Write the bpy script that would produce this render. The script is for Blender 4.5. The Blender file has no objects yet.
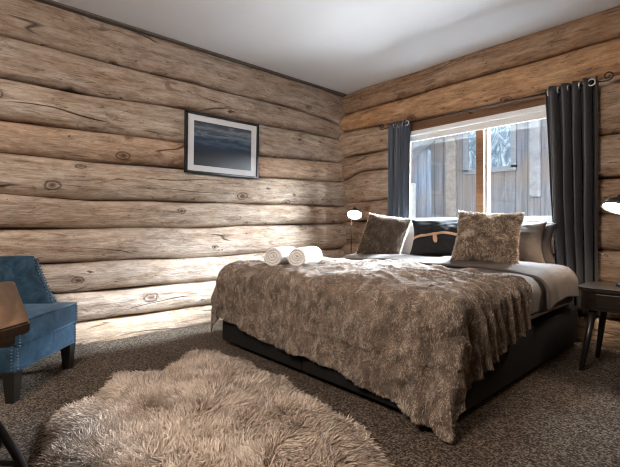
import bpy, bmesh, math, random
import numpy as np
from mathutils import Vector, Matrix, noise
rnd = random.Random(7)
rng = np.random.default_rng(11)
C = bpy.context.scene.collection
PI = math.pi

# ------------------------------------------------------------------ materials
def mat(name):
    m = bpy.data.materials.new(name); m.use_nodes = True
    nt = m.node_tree; b = nt.nodes['Principled BSDF']
    return m, nt, b
def nd(nt, t, **kw):
    n = nt.nodes.new(t)
    for k, v in kw.items():
        if k in n.inputs: n.inputs[k].default_value = v
        else: setattr(n, k, v)
    return n
def ramp(nt, stops, fac=None, interp='LINEAR'):
    n = nt.nodes.new('ShaderNodeValToRGB'); cr = n.color_ramp; cr.interpolation = interp
    while len(cr.elements) < len(stops): cr.elements.new(0.5)
    for e, (p, c) in zip(cr.elements, stops):
        e.position = p; e.color = (*c, 1) if len(c) == 3 else c
    if fac is not None: nt.links.new(fac, n.inputs['Fac'])
    return n
def g(v): return (v, v, v)
def mixc(nt, fac, a, b, mode='MIX'):
    n = nt.nodes.new('ShaderNodeMix'); n.data_type = 'RGBA'; n.blend_type = mode
    for s, v in ((0, fac), (6, a), (7, b)):
        if hasattr(v, 'is_output'): nt.links.new(v, n.inputs[s])
        else: n.inputs[s].default_value = v if s == 0 else (*v, 1)
    return n.outputs[2]
def math_n(nt, op, a, b=None, clamp=False):
    n = nt.nodes.new('ShaderNodeMath'); n.operation = op; n.use_clamp = clamp
    for s, v in ((0, a), (1, b)):
        if v is None: continue
        if hasattr(v, 'is_output'): nt.links.new(v, n.inputs[s])
        else: n.inputs[s].default_value = v
    return n.outputs[0]
def scaled(nt, vec, sc, off=None):
    n = nt.nodes.new('ShaderNodeMapping'); n.inputs['Scale'].default_value = sc
    nt.links.new(vec, n.inputs['Vector'])
    if off is not None: nt.links.new(off, n.inputs['Location'])
    return n.outputs[0]
def noise_n(nt, vec, scale, detail=4, rough=0.6, dist=0.0):
    n = nd(nt, 'ShaderNodeTexNoise', Scale=scale, Detail=detail, Roughness=rough, Distortion=dist)
    if vec is not None: nt.links.new(vec, n.inputs['Vector'])
    return n.outputs['Fac']
def bump(nt, b, h, strength, dist):
    n = nd(nt, 'ShaderNodeBump', Strength=strength, Distance=dist)
    nt.links.new(h, n.inputs['Height']); nt.links.new(n.outputs[0], b.inputs['Normal'])
def objco(nt): return nd(nt, 'ShaderNodeTexCoord').outputs['Object']

def simple(name, col, rough=0.6, metal=0.0, spec=0.5, nscale=0, namp=0.15, bstr=0, bscale=60, bdist=0.003, sheen=0, emit=None):
    m, nt, b = mat(name)
    b.inputs['Roughness'].default_value = rough; b.inputs['Metallic'].default_value = metal
    b.inputs['Specular IOR Level'].default_value = spec
    b.inputs['Sheen Weight'].default_value = sheen
    co = objco(nt)
    f = noise_n(nt, co, nscale or 20, 3)
    r = ramp(nt, [(0.3, [c*(1-namp) for c in col]), (0.7, [min(1, c*(1+namp)) for c in col])], f)
    nt.links.new(r.outputs[0], b.inputs['Base Color'])
    if bstr: bump(nt, b, noise_n(nt, co, bscale, 4), bstr, bdist)
    if emit:
        b.inputs['Emission Color'].default_value = (*emit[0], 1); b.inputs['Emission Strength'].default_value = emit[1]
    return m

def log_material():
    m, nt, b = mat('peeled_log')
    b.inputs['Roughness'].default_value = 0.62; b.inputs['Specular IOR Level'].default_value = 0.3
    at = nd(nt, 'ShaderNodeAttribute', attribute_name='lc'); v0 = at.outputs['Vector']
    oi = nd(nt, 'ShaderNodeObjectInfo')
    cmb = nd(nt, 'ShaderNodeCombineXYZ'); nt.links.new(math_n(nt, 'MULTIPLY', oi.outputs['Random'], 37.0), cmb.inputs[0]); nt.links.new(math_n(nt, 'MULTIPLY', oi.outputs['Random'], 91.0), cmb.inputs[2])
    add = nd(nt, 'ShaderNodeVectorMath', operation='ADD'); nt.links.new(v0, add.inputs[0]); nt.links.new(cmb.outputs[0], add.inputs[1])
    v = add.outputs[0]
    # grain streaks along the trunk
    streak = noise_n(nt, scaled(nt, v, (1.0, 7.5, 1)), 2.0, 6, 0.7, 0.6)
    mot = noise_n(nt, scaled(nt, v, (4.5, 14, 1)), 1.6, 6, 0.72, 0.4)
    streak = math_n(nt, 'ADD', math_n(nt, 'MULTIPLY', streak, .5), math_n(nt, 'MULTIPLY', mot, .5))
    base = ramp(nt, [(0.30, (.095, .060, .041)), (0.41, (.315, .232, .170)), (0.53, (.50, .405, .325)), (0.67, (.70, .62, .535))], streak)
    # grey weathering
    grey = noise_n(nt, scaled(nt, v, (0.8, 2.6, 1)), 1.7, 5, 0.65, 0.5)
    gm = ramp(nt, [(0.40, g(0)), (0.62, g(.62))], grey)
    bw = nd(nt, 'ShaderNodeRGBToBW'); nt.links.new(base.outputs[0], bw.inputs[0])
    greyc = mixc(nt, 1.0, bw.outputs[0], (1.22, 1.10, 1.0), 'MULTIPLY')
    c = mixc(nt, gm.outputs[0], base.outputs[0], greyc)
    # leftover bark blotches
    bl = noise_n(nt, scaled(nt, v, (2.2, 6.5, 1)), 1.8, 7, 0.72, 1.0)
    bm_ = ramp(nt, [(0.56, g(0)), (0.66, g(.7))], bl)
    c = mixc(nt, bm_.outputs[0], c, (.15, .090, .056))
    # fine dark fibres
    fib = noise_n(nt, scaled(nt, v, (5, 120, 1)), 1.0, 4, 0.7)
    fm = ramp(nt, [(0.32, g(.5)), (0.44, g(0))], fib)
    c = mixc(nt, fm.outputs[0], c, (.10, .062, .040))
    # short dark flecks (beetle marks, torn bark)
    fl = noise_n(nt, scaled(nt, v, (9, 34, 1)), 1.0, 3, 0.6, 0.8)
    flm = ramp(nt, [(0.665, g(0)), (0.70, g(.85))], fl)
    c = mixc(nt, flm.outputs[0], c, (.062, .036, .022))
    # knots
    kv = nd(nt, 'ShaderNodeTexVoronoi', Scale=1.0, voronoi_dimensions='2D'); nt.links.new(scaled(nt, v, (1.9, 2.9, 1)), kv.inputs['Vector'])
    kd = kv.outputs['Distance']
    kn = math_n(nt, 'ADD', kd, math_n(nt, 'MULTIPLY', math_n(nt, 'SUBTRACT', noise_n(nt, v, 14, 3), 0.5), 0.13))
    sel = nd(nt, 'ShaderNodeSeparateColor'); nt.links.new(kv.outputs['Color'], sel.inputs[0])
    on = math_n(nt, 'GREATER_THAN', sel.outputs[0], 0.52)
    kn = math_n(nt, 'DIVIDE', kn, math_n(nt, 'ADD', math_n(nt, 'MULTIPLY', sel.outputs[1], 1.3), .35))
    kr = ramp(nt, [(0.0, g(.95)), (0.028, g(.6)), (0.045, g(.15)), (0.062, g(.85)), (0.078, g(.15)), (0.115, g(0))], kn)
    km = math_n(nt, 'MULTIPLY', kr.outputs[0], on)
    c = mixc(nt, km, c, (.085, .045, .025))
    # long drying cracks: thin contour of a stretched noise
    ck = noise_n(nt, scaled(nt, v, (0.40, 3.0, 1)), 1.0, 2, 0.5)
    ca = math_n(nt, 'ABSOLUTE', math_n(nt, 'SUBTRACT', ck, 0.585))
    cm = ramp(nt, [(0.0, g(.9)), (0.003, g(.6)), (0.006, g(0))], ca)
    cg = ramp(nt, [(.50, g(0)), (.56, g(1))], noise_n(nt, scaled(nt, v, (.9, 2.2, 1)), 1.3, 2))
    ckm = math_n(nt, 'MULTIPLY', cm.outputs[0], cg.outputs[0])
    c = mixc(nt, ckm, c, (.045, .028, .018))
    # each log has its own tone
    c = mixc(nt, 1.0, c, oi.outputs['Color'], 'MULTIPLY')
    nt.links.new(c, b.inputs['Base Color'])
    h = math_n(nt, 'SUBTRACT', math_n(nt, 'ADD', math_n(nt, 'MULTIPLY', streak, 0.8), math_n(nt, 'MULTIPLY', fib, .25)), math_n(nt, 'ADD', math_n(nt, 'MULTIPLY', ckm, .5), math_n(nt, 'MULTIPLY', km, .3)))
    bump(nt, b, h, 1.0, 0.03)
    return m
LOG = log_material()

def board_material(name, cols, sx=(1.2, 22, 22), rough=0.6, axis=0, spec=0.4):
    m, nt, b = mat(name); b.inputs['Roughness'].default_value = rough; b.inputs['Specular IOR Level'].default_value = spec
    co = objco(nt)
    s = [sx[1]]*3; s[axis] = sx[0]
    f = noise_n(nt, scaled(nt, co, s), 1.0, 6, 0.7, 0.5)
    r = ramp(nt, [(0.32, cols[0]), (0.5, cols[1]), (0.7, cols[2])], f)
    nt.links.new(r.outputs[0], b.inputs['Base Color']); bump(nt, b, f, 0.4, 0.004)
    return m

def fur_material(name, dark, mid, pale, nscale, rough=0.8, sheen=0.0, tipk=0.6, stretch=(1, 1, 1)):
    m, nt, b = mat(name)
    b.inputs['Roughness'].default_value = rough; b.inputs['Specular IOR Level'].default_value = 0.25
    b.inputs['Sheen Weight'].default_value = sheen; b.inputs['Sheen Roughness'].default_value = 0.4
    at = nd(nt, 'ShaderNodeAttribute', attribute_name='tip')
    rd = nd(nt, 'ShaderNodeAttribute', attribute_name='rd')
    co = nd(nt, 'ShaderNodeAttribute', attribute_name='root').outputs['Vector']
    n1 = noise_n(nt, scaled(nt, co, stretch), nscale, 4, 0.65, 0.4)
    n2 = math_n(nt, 'ADD', math_n(nt, 'MULTIPLY', n1, 0.75), math_n(nt, 'MULTIPLY', rd.outputs['Fac'], 0.25))
    r = ramp(nt, [(0.40, dark), (0.50, mid), (0.60, pale)], n2)
    c = mixc(nt, math_n(nt, 'MULTIPLY', at.outputs['Fac'], tipk), r.outputs[0], pale)
    nt.links.new(c, b.inputs['Base Color'])
    return m

M = {}
M['paint_ceiling'] = simple('ceiling_paint', (.74, .74, .75), .9, nscale=2, namp=.02)
M['plain_wall'] = simple('plain_log_wall', (.30, .21, .15), .7, nscale=3, namp=.2)
M['black_metal'] = simple('black_metal', (.012, .011, .011), .45, spec=.5)
M['iron'] = simple('cast_iron', (.018, .018, .020), .42, spec=.6, bstr=.3, bscale=90)
M['black_fabric'] = simple('black_bed_fabric', (.010, .009, .009), .85, spec=.2, bstr=.3, bscale=400)
M['white_sheet'] = simple('white_sheet', (.72, .70, .68), .85, nscale=8, namp=.04, bstr=.2, bscale=20, bdist=.01)
M['towel'] = simple('white_terry', (.80, .77, .745), .95, nscale=40, namp=.05, bstr=.9, bscale=170, bdist=.006)
M['taupe'] = simple('taupe_linen', (.090, .074, .064), .85, nscale=6, namp=.08, bstr=.35, bscale=16, bdist=.014)
M['taupe_dark'] = simple('dark_taupe_linen', (.092, .074, .064), .85, nscale=6, namp=.08, bstr=.35, bscale=16, bdist=.014)
M['taupe_p'] = simple('taupe_pillow', (.108, .082, .066), .85, nscale=6, namp=.08, bstr=.35, bscale=16, bdist=.014)
M['taupe_q'] = simple('brown_pillow', (.055, .041, .034), .85, nscale=6, namp=.08, bstr=.35, bscale=16, bdist=.014)
M['grey_pillow'] = simple('grey_linen', (.42, .40, .385), .85, nscale=6, namp=.06, bstr=.3, bscale=14, bdist=.012)
M['black_cushion'] = simple('black_wool', (.014, .014, .016), .8, spec=.25, nscale=10, namp=.25, bstr=.3, bscale=220)
M['tan_leather'] = simple('tan_leather', (.50, .29, .17), .5, nscale=25, namp=.12)
M['curtain'] = simple('charcoal_curtain', (.034, .034, .038), .48, spec=.5, nscale=4, namp=.1, bstr=.2, bscale=300, sheen=.1)
M['curtain_blue'] = simple('slate_curtain', (.043, .055, .078), .46, spec=.5, nscale=4, namp=.1, bstr=.2, bscale=300, sheen=.1)
M['chrome'] = simple('nickel', (.62, .60, .57), .28, metal=1)
M['white_paint'] = simple('white_paint', (.80, .80, .80), .5, nscale=3, namp=.02)
M['blind'] = simple('blind_fabric', (.80, .79, .77), .8, nscale=30, namp=.03)
M['sash'] = simple('sash_paint', (.36, .37, .38), .6, nscale=3, namp=.02)
M['mat_board'] = simple('mat_board', (.66, .66, .67), .9, nscale=5, namp=.02)
M['frame_black'] = simple('black_frame', (.012, .012, .013), .4)
M['night_wood'] = board_material('dark_wood_stand', [(.006, .004, .003), (.014, .009, .006), (.028, .018, .012)], axis=0, rough=.28, spec=.6)
M['leg_wood'] = simple('black_leg_wood', (.012, .010, .009), .35, spec=.5, nscale=30, namp=.2)
M['table_wood'] = board_material('dark_table_wood', [(.008, .004, .003), (.036, .018, .010), (.14, .070, .036)], sx=(2.0, 20), axis=0, rough=.33, spec=.5)
M['window_wood'] = board_material('window_timber', [(.10, .044, .018), (.18, .085, .037), (.26, .13, .06)], sx=(1.0, 26), axis=0, rough=.5)
M['out_boards'] = None
M['asphalt'] = simple('roof_felt', (.42, .44, .47), .9, nscale=8, namp=.1)
M['ground'] = simple('outside_ground', (.10, .10, .095), .95, nscale=2, namp=.3)
M['shade_white'] = simple('lamp_inside', (.85, .84, .82), .6)
M['bulb'] = simple('lamp_glow', (1, .97, .93), .5, emit=((1, .93, .85), 14))
M['velvet'] = None

def velvet():
    m, nt, b = mat('blue_velvet'); b.inputs['Roughness'].default_value = .72; b.inputs['Specular IOR Level'].default_value = .2
    b.inputs['Sheen Weight'].default_value = .45; b.inputs['Sheen Roughness'].default_value = .35
    b.inputs['Sheen Tint'].default_value = (.45, .58, .72, 1)
    f = noise_n(nt, objco(nt), 9, 5, .65, .8)
    r = ramp(nt, [(.35, (.010, .026, .046)), (.55, (.022, .055, .090)), (.72, (.05, .10, .15))], f)
    nt.links.new(r.outputs[0], b.inputs['Base Color']); bump(nt, b, f, .25, .006)
    return m
M['velvet'] = velvet()

def carpet():
    m, nt, b = mat('carpet_pile'); b.inputs['Roughness'].default_value = .95; b.inputs['Specular IOR Level'].default_value = .1
    co = objco(nt)
    vo = nd(nt, 'ShaderNodeTexVoronoi', Scale=150.0); nt.links.new(co, vo.inputs['Vector'])
    sp = nd(nt, 'ShaderNodeSeparateColor'); nt.links.new(vo.outputs['Color'], sp.inputs[0])
    f = math_n(nt, 'ADD', math_n(nt, 'MULTIPLY', sp.outputs[0], .55), math_n(nt, 'MULTIPLY', noise_n(nt, co, 60, 5, .8), .45)); f2 = noise_n(nt, co, 3.0, 4, .6)
    r = ramp(nt, [(.22, (.020, .014, .010)), (.50, (.070, .052, .039)), (.78, (.215, .168, .130))], f)
    r2 = ramp(nt, [(.3, g(.86)), (.7, g(1.1))], f2)
    c = mixc(nt, 1.0, r.outputs[0], r2.outputs[0], 'MULTIPLY')
    nt.links.new(c, b.inputs['Base Color']); bump(nt, b, f, 1.0, .012)
    return m
M['carpet'] = carpet()

def weather_boards():
    m, nt, b = mat('weathered_boards'); b.inputs['Roughness'].default_value = .9
    co = objco(nt)
    f = noise_n(nt, scaled(nt, co, (14, 14, .9)), 1.0, 6, .7, .6)
    r = ramp(nt, [(.3, (.13, .145, .175)), (.5, (.255, .275, .315)), (.7, (.42, .43, .455))], f)
    big = noise_n(nt, co, 1.6, 3)
    bm_ = ramp(nt, [(.42, g(0)), (.64, g(.65))], big)
    c = mixc(nt, bm_.outputs[0], r.outputs[0], (.36, .28, .215))
    sp = nd(nt, 'ShaderNodeSeparateXYZ'); nt.links.new(co, sp.inputs[0])
    fr = math_n(nt, 'FRACT', math_n(nt, 'MULTIPLY', sp.outputs[0], 6.2))
    gap = ramp(nt, [(0, g(.42)), (.05, g(1)), (.95, g(1)), (1, g(.42))], fr)
    c = mixc(nt, 1.0, c, gap.outputs[0], 'MULTIPLY')
    nt.links.new(c, b.inputs['Base Color'])
    return m
M['out_boards'] = weather_boards()

def glass():
    m = bpy.data.materials.new('window_glass'); m.use_nodes = True; nt = m.node_tree; nt.nodes.clear()
    o = nt.nodes.new('ShaderNodeOutputMaterial'); t = nt.nodes.new('ShaderNodeBsdfTransparent'); gl = nt.nodes.new('ShaderNodeBsdfGlossy')
    t.inputs[0].default_value = (.95, .97, .98, 1); gl.inputs['Roughness'].default_value = .02
    mx = nt.nodes.new('ShaderNodeMixShader'); mx.inputs[0].default_value = .05
    nt.links.new(t.outputs[0], mx.inputs[1]); nt.links.new(gl.outputs[0], mx.inputs[2]); nt.links.new(mx.outputs[0], o.inputs[0])
    return m
M['glass'] = glass()

def out_glass():
    m, nt, b = mat('outbuilding_glass'); b.inputs['Roughness'].default_value = .15
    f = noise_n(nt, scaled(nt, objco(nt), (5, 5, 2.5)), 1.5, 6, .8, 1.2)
    r = ramp(nt, [(.38, (.13, .20, .26)), (.5, (.27, .38, .47)), (.6, (.75, .85, .92))], f)  # pale reflections painted into the pane's colour
    nt.links.new(r.outputs[0], b.inputs['Base Color'])
    return m
M['out_glass'] = out_glass()

def print_mat():
    m, nt, b = mat('seascape_print'); b.inputs['Roughness'].default_value = .35
    co = objco(nt)
    sp = nd(nt, 'ShaderNodeSeparateXYZ'); nt.links.new(co, sp.inputs[0])
    w = noise_n(nt, scaled(nt, co, (1, 3, 14)), 1.6, 5, .6, .7)
    zz = math_n(nt, 'ADD', math_n(nt, 'MULTIPLY', sp.outputs[2], 2.4), .5)     # 0 foot of the print .. 1 top
    k = math_n(nt, 'ADD', zz, math_n(nt, 'MULTIPLY', math_n(nt, 'SUBTRACT', w, .5), .35))
    r = ramp(nt, [(.05, (.030, .031, .034)), (.32, (.022, .029, .040)), (.46, (.018, .032, .058)), (.56, (.060, .10, .155)), (.62, (.018, .034, .060)), (.72, (.15, .19, .235)), (.76, (.036, .058, .088)), (.86, (.18, .205, .235)), (.93, (.04, .052, .065))], k)
    nt.links.new(r.outputs[0], b.inputs['Base Color'])
    return m
M['print'] = print_mat()

# ------------------------------------------------------------------ object helpers
def link(name, me, m=None, parent=None, smooth=False):
    o = bpy.data.objects.new(name, me); C.objects.link(o)
    if m is not None: me.materials.append(m)
    if parent is not None: o.parent = parent
    if smooth: me.polygons.foreach_set('use_smooth', [True]*len(me.polygons))
    return o
def obj(name, bm, m, parent=None, smooth=False):
    me = bpy.data.meshes.new(name); bmesh.ops.recalc_face_normals(bm, faces=bm.faces); bm.to_mesh(me); bm.free()
    return link(name, me, m, parent, smooth)
def pyobj(name, vs, fs, m, parent=None, smooth=True):
    me = bpy.data.meshes.new(name); me.from_pydata([tuple(v) for v in vs], [], fs); me.update()
    return link(name, me, m, parent, smooth)
def tag(o, label, cat, group=None, kind=None):
    o['label'] = label; o['category'] = cat
    if group: o['group'] = group
    if kind: o['kind'] = kind
    return o
def struct(o): o['kind'] = 'structure'; return o
def empty(name, loc=(0, 0, 0), rz=0):
    o = bpy.data.objects.new(name, None); C.objects.link(o); o.location = loc; o.rotation_euler = (0, 0, rz); o.empty_display_size = .1
    return o
def box(x0, x1, y0, y1, z0, z1, bev=0.0, seg=2, bm=None):
    own = bm is None
    b = bmesh.new()
    r = bmesh.ops.create_cube(b, size=1)
    for v in b.verts:
        v.co = Vector((x0 if v.co.x < 0 else x1, y0 if v.co.y < 0 else y1, z0 if v.co.z < 0 else z1))
    if bev: bmesh.ops.bevel(b, geom=b.edges[:], offset=bev, segments=seg, affect='EDGES', profile=.5)
    if own: return b
    me = bpy.data.meshes.new('t'); b.to_mesh(me); b.free(); bm.from_mesh(me); bpy.data.meshes.remove(me)
    return bm
def tube(pts, r, n=8, cap=True, bm=None):
    bm = bm or bmesh.new()
    pts = [Vector(p) for p in pts]; rings = []
    N = len(pts); rr = r if isinstance(r, (list, tuple)) else [r]*N
    prev = None
    for i, p in enumerate(pts):
        t = (pts[min(i+1, N-1)] - pts[max(i-1, 0)]).normalized()
        if prev is None:
            a = Vector((0, 0, 1)) if abs(t.z) < .9 else Vector((1, 0, 0))
            u = t.cross(a).normalized()
        else: u = (prev - t*prev.dot(t)).normalized()
        prev = u; w = t.cross(u)
        rings.append([bm.verts.new(p + (u*math.cos(2*PI*k/n) + w*math.sin(2*PI*k/n))*rr[i]) for k in range(n)])
    for a, b_ in zip(rings, rings[1:]):
        for k in range(n): bm.faces.new((a[k], a[(k+1) % n], b_[(k+1) % n], b_[k]))
    if cap: bm.faces.new(rings[0][::-1]); bm.faces.new(rings[-1])
    return bm
def lathe(prof, n=32, bm=None):
    bm = bm or bmesh.new(); rings = []
    for r, z in prof:
        if r < 1e-5: rings.append([bm.verts.new((0, 0, z))])
        else: rings.append([bm.verts.new((r*math.cos(2*PI*k/n), r*math.sin(2*PI*k/n), z)) for k in range(n)])
    for a, b_ in zip(rings, rings[1:]):
        for k in range(n):
            k2 = (k+1) % n
            if len(a) == 1 and len(b_) == 1: continue
            if len(a) == 1: bm.faces.new((a[0], b_[k], b_[k2]))
            elif len(b_) == 1: bm.faces.new((a[k], a[k2], b_[0]))
            else: bm.faces.new((a[k], a[k2], b_[k2], b_[k]))
    return bm
def torus(R, r, cx=(0, 0, 0), axis='y', n=20, m_=8, bm=None):
    pts = []
    for k in range(n+1):
        a = 2*PI*k/n
        p = (R*math.cos(a), 0, R*math.sin(a)) if axis == 'y' else ((0, R*math.cos(a), R*math.sin(a)) if axis == 'x' else (R*math.cos(a), R*math.sin(a), 0))
        pts.append(Vector(p) + Vector(cx))
    return tube(pts, r, m_, False, bm)
def catmull(pts, per=8):
    P = [Vector(p) for p in pts]; P = [2*P[0]-P[1]] + P + [2*P[-1]-P[-2]]; out = []
    for i in range(1, len(P)-2):
        for k in range(per):
            t = k/per; a, b_, c, d = P[i-1:i+3]
            out.append(.5*((2*b_) + (c-a)*t + (2*a-5*b_+4*c-d)*t*t + (3*b_-a-3*c+d)*t**3))
    out.append(P[-2]); return out
def grid_mesh(name, P, m, parent=None, close_u=False):
    """P: array (nu, nv, 3)"""
    nu, nv = P.shape[:2]; fs = []
    for i in range(nu - (0 if close_u else 1)):
        i2 = (i+1) % nu
        for j in range(nv-1): fs.append((i*nv+j, i2*nv+j, i2*nv+j+1, i*nv+j+1))
    return pyobj(name, P.reshape(-1, 3).tolist(), fs, m, parent)
def nz(x, y=0., z=0., s=1.): return noise.noise(Vector((x*s, y*s, z*s)))
def grid_normals(P):
    du = np.gradient(P, axis=0); dv = np.gradient(P, axis=1)
    n = np.cross(du, dv); return n/np.maximum(np.linalg.norm(n, axis=2, keepdims=True), 1e-9)

def strands(name, roots, tips_dir, lengths, width, m, parent, segs=3, droop=None, seed=0):
    """every hair is a bent tapering three-sided blade; all of one pelt in one mesh"""
    N = len(roots); r = np.random.default_rng(seed)
    d = tips_dir/np.linalg.norm(tips_dir, axis=1, keepdims=True)
    a = np.cross(d, r.normal(size=(N, 3))); a /= np.maximum(np.linalg.norm(a, axis=1, keepdims=True), 1e-9)
    b = np.cross(d, a)
    ringv = []
    dr = droop if droop is not None else np.zeros((N, 3))
    for s in range(segs):
        t = s/segs
        c = roots + d*(lengths*t)[:, None] + dr*(lengths*t*t)[:, None]
        w = (width*(1-.75*t))[:, None]
        for k in range(3):
            ang = 2*PI*k/3
            ringv.append(c + (a*math.cos(ang)+b*math.sin(ang))*w)
    tip = roots + d*lengths[:, None] + dr*lengths[:, None]
    V = np.stack(ringv + [tip], axis=1)              # N, 3*segs+1, 3
    K = 3*segs+1; base = (np.arange(N)*K)[:, None]
    tri, quad = [], []
    for s in range(segs-1):
        for k in range(3):
            quad.append([3*s+k, 3*s+(k+1) % 3, 3*(s+1)+(k+1) % 3, 3*(s+1)+k])
    for k in range(3): tri.append([3*(segs-1)+k, 3*(segs-1)+(k+1) % 3, K-1])
    q = (base[:, :, None] + np.array(quad)[None]).reshape(-1, 4); t3 = (base[:, :, None] + np.array(tri)[None]).reshape(-1, 3)
    me = bpy.data.meshes.new(name)
    me.vertices.add(N*K); me.vertices.foreach_set('co', V.astype(np.float32).ravel())
    li = np.concatenate([q.ravel(), t3.ravel()]).astype(np.int32)
    me.loops.add(len(li)); me.loops.foreach_set('vertex_index', li)
    nf = len(q)+len(t3); me.polygons.add(nf)
    st = np.concatenate([np.arange(len(q))*4, len(q)*4+np.arange(len(t3))*3]).astype(np.int32)
    me.polygons.foreach_set('loop_start', st)
    me.polygons.foreach_set('use_smooth', np.ones(nf, dtype=bool))
    me.update(calc_edges=True); me.validate()
    tv = np.concatenate([np.repeat(np.arange(segs)/segs, 3), [1.0]])
    at = me.attributes.new('tip', 'FLOAT', 'POINT'); at.data.foreach_set('value', np.tile(tv, N).astype(np.float32))
    at = me.attributes.new('rd', 'FLOAT', 'POINT'); at.data.foreach_set('value', np.repeat(r.random(N), K).astype(np.float32))
    at = me.attributes.new('root', 'FLOAT_VECTOR', 'POINT'); at.data.foreach_set('vector', np.repeat(roots, K, axis=0).astype(np.float32).ravel())
    return link(name, me, m, parent)
def sample_grid(P, n, r):
    """uniform-by-area points on a grid surface: positions, normals, (u,v)"""
    A = np.linalg.norm(np.cross(P[1:, :-1]-P[:-1, :-1], P[:-1, 1:]-P[:-1, :-1]), axis=2)
    p = A.ravel()/A.sum(); idx = r.choice(A.size, n, p=p); i, j = np.unravel_index(idx, A.shape)
    fu, fv = r.random(n), r.random(n)
    def bil(Q): return (Q[i, j]*((1-fu)*(1-fv))[:, None] + Q[i+1, j]*(fu*(1-fv))[:, None] + Q[i, j+1]*((1-fu)*fv)[:, None] + Q[i+1, j+1]*(fu*fv)[:, None])
    N = bil(grid_normals(P)); N /= np.maximum(np.linalg.norm(N, axis=1, keepdims=True), 1e-9)
    return bil(P), N, i+fu, j+fv
def npnoise(p, s, seed=0.):
    return np.array([noise.noise(Vector((float(a)*s+seed, float(b)*s-seed, float(c)*s+seed*.7))) for a, b, c in p])
def npnvec(p, s, seed=0.):
    return np.array([noise.noise_vector(Vector((float(a)*s+seed, float(b)*s, float(c)*s))) for a, b, c in p])

# ------------------------------------------------------------------ the room
H = 2.52; RX = 4.9; RY = -5.3
fl = struct(obj('floor', box(-.15, RX, RY, .15, -.06, 0), M['carpet']))
ce = struct(obj('ceiling', box(-.15, RX, RY, .15, H, H+.06), M['paint_ceiling']))

def seam(pts):
    xs = [p[0] for p in pts]; zs = [p[1] for p in pts]
    return lambda t: float(np.interp(t, xs, zs))
def make_log(axis, t0, t1, lo, hi, tone, parent, wseed, bulge=.115, face=.035, wob=.016):
    """one peeled log; axis 'y' runs along the left wall (faces +x), 'x' along the window wall (faces -y)"""
    n = max(8, int((t1-t0)/.025)); mseg = 22; vs = []; lc = []; fs = []
    for i in range(n+1):
        t = t0 + (t1-t0)*i/n
        w1 = wob*nz(t*1.7, wseed*3.1) ; w2 = wob*nz(t*1.7, wseed*3.1+3.1)
        a = lo(t)+w1*1.0; b_ = hi(t)+w2*1.0
        ke = max(0, min(1, ((t+.36)/.34 if axis == 'y' else (.40-t)/.34))); ke = ke*ke*(3-2*ke); bl = bulge*(1+.22*nz(t*.9, wseed*5.7)-.45*ke*(.6+.4*math.sin(wseed*7))); off = .012*nz(t*1.3, wseed*2.3)
        for j in range(mseg+1):
            s = j/mseg; q = 2*s-1
            prof = max(0.0, 1-abs(q)**2.3)**.55
            z = a + (b_-a)*(.5+.5*math.sin(q*PI/2)*.55+q*.5*.45)
            d = face - bulge + bl*prof + off*prof
            rough = .0055*nz(t*7, z*16, wseed) + .0035*nz(t*18, z*40, wseed+4)
            d += rough*(.3+.7*prof)
            vs.append((d, t, z) if axis == 'y' else (t, -d, z)); lc.append((t, z*1.15, wseed))
        # back of the log, away from the room
        for z in (b_-.02, a+.02):
            vs.append((-.14, t, z) if axis == 'y' else (t, .14, z)); lc.append((t, z, wseed+9))
    K = mseg+3
    for i in range(n):
        for j in range(K):
            j2 = (j+1) % K
            f = (i*K+j, (i+1)*K+j, (i+1)*K+j2, i*K+j2)
            fs.append(f if axis == 'x' else f[::-1])
    fs.append(tuple(range(K))); fs.append(tuple(n*K+j for j in range(K))[::-1])
    o = pyobj('log', vs, fs, LOG, parent)
    at = o.data.attributes.new('lc', 'FLOAT_VECTOR', 'POINT'); at.data.foreach_set('vector', np.array(lc, dtype=np.float32).ravel())
    o.color = (*tone, 1)
    return o

# left wall: ten courses, seams read off at several stations
SL = [
 [(-5.3, 2.56), (.2, 2.56)],
 [(-5.3, 2.22), (-3.05, 2.207), (-2.1, 2.208), (-1.38, 2.208), (-.74, 2.215), (0, 2.165)],
 [(-5.3, 1.90), (-3.4, 1.92), (-2.85, 1.926), (-2.12, 1.952), (-1.27, 1.955), (0, 1.995)],
 [(-5.3, 1.62), (-3.4, 1.634), (-2.85, 1.641), (-2.09, 1.645), (-1.26, 1.63), (0, 1.69)],
 [(-5.3, 1.40), (-3.4, 1.403), (-2.8, 1.412), (-2.09, 1.421), (-1.3, 1.40), (0, 1.455)],
 [(-5.3, 1.13), (-3.4, 1.122), (-2.8, 1.10), (-1.72, 1.13), (0, 1.14)],
 [(-5.3, .875), (-3.4, .88), (-1.72, .89), (0, .935)],
 [(-5.3, .64), (-3.2, .628), (-2.7, .622), (-1.72, .606), (-1.2, .625), (0, .612)],
 [(-5.3, .41), (-3.1, .398), (-2.5, .385), (-1.72, .383), (0, .39)],
 [(-5.3, .17), (-2.9, .165), (-2.47, .158), (-1.7, .153), (0, .15)],
 [(-5.3, -.05), (.2, -.05)]]
toneL = [(.80, .74, .70), (.90, .84, .80), (.98, .94, .90), (1.02, .86, .73), (1.02, .97, .92), (.94, .86, .79), (1.04, .98, .93), (1.05, 1.0, .96), (1.08, 1.02, .97), (1.06, .93, .80)]
wl = struct(obj('wall_left', box(-.20, -.10, RY, .15, 0, H), M['plain_wall']))
for i in range(10):
    make_log('y', -5.3, .10, seam(SL[i+1]), seam(SL[i]), toneL[i], wl, i+1.0)
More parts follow.
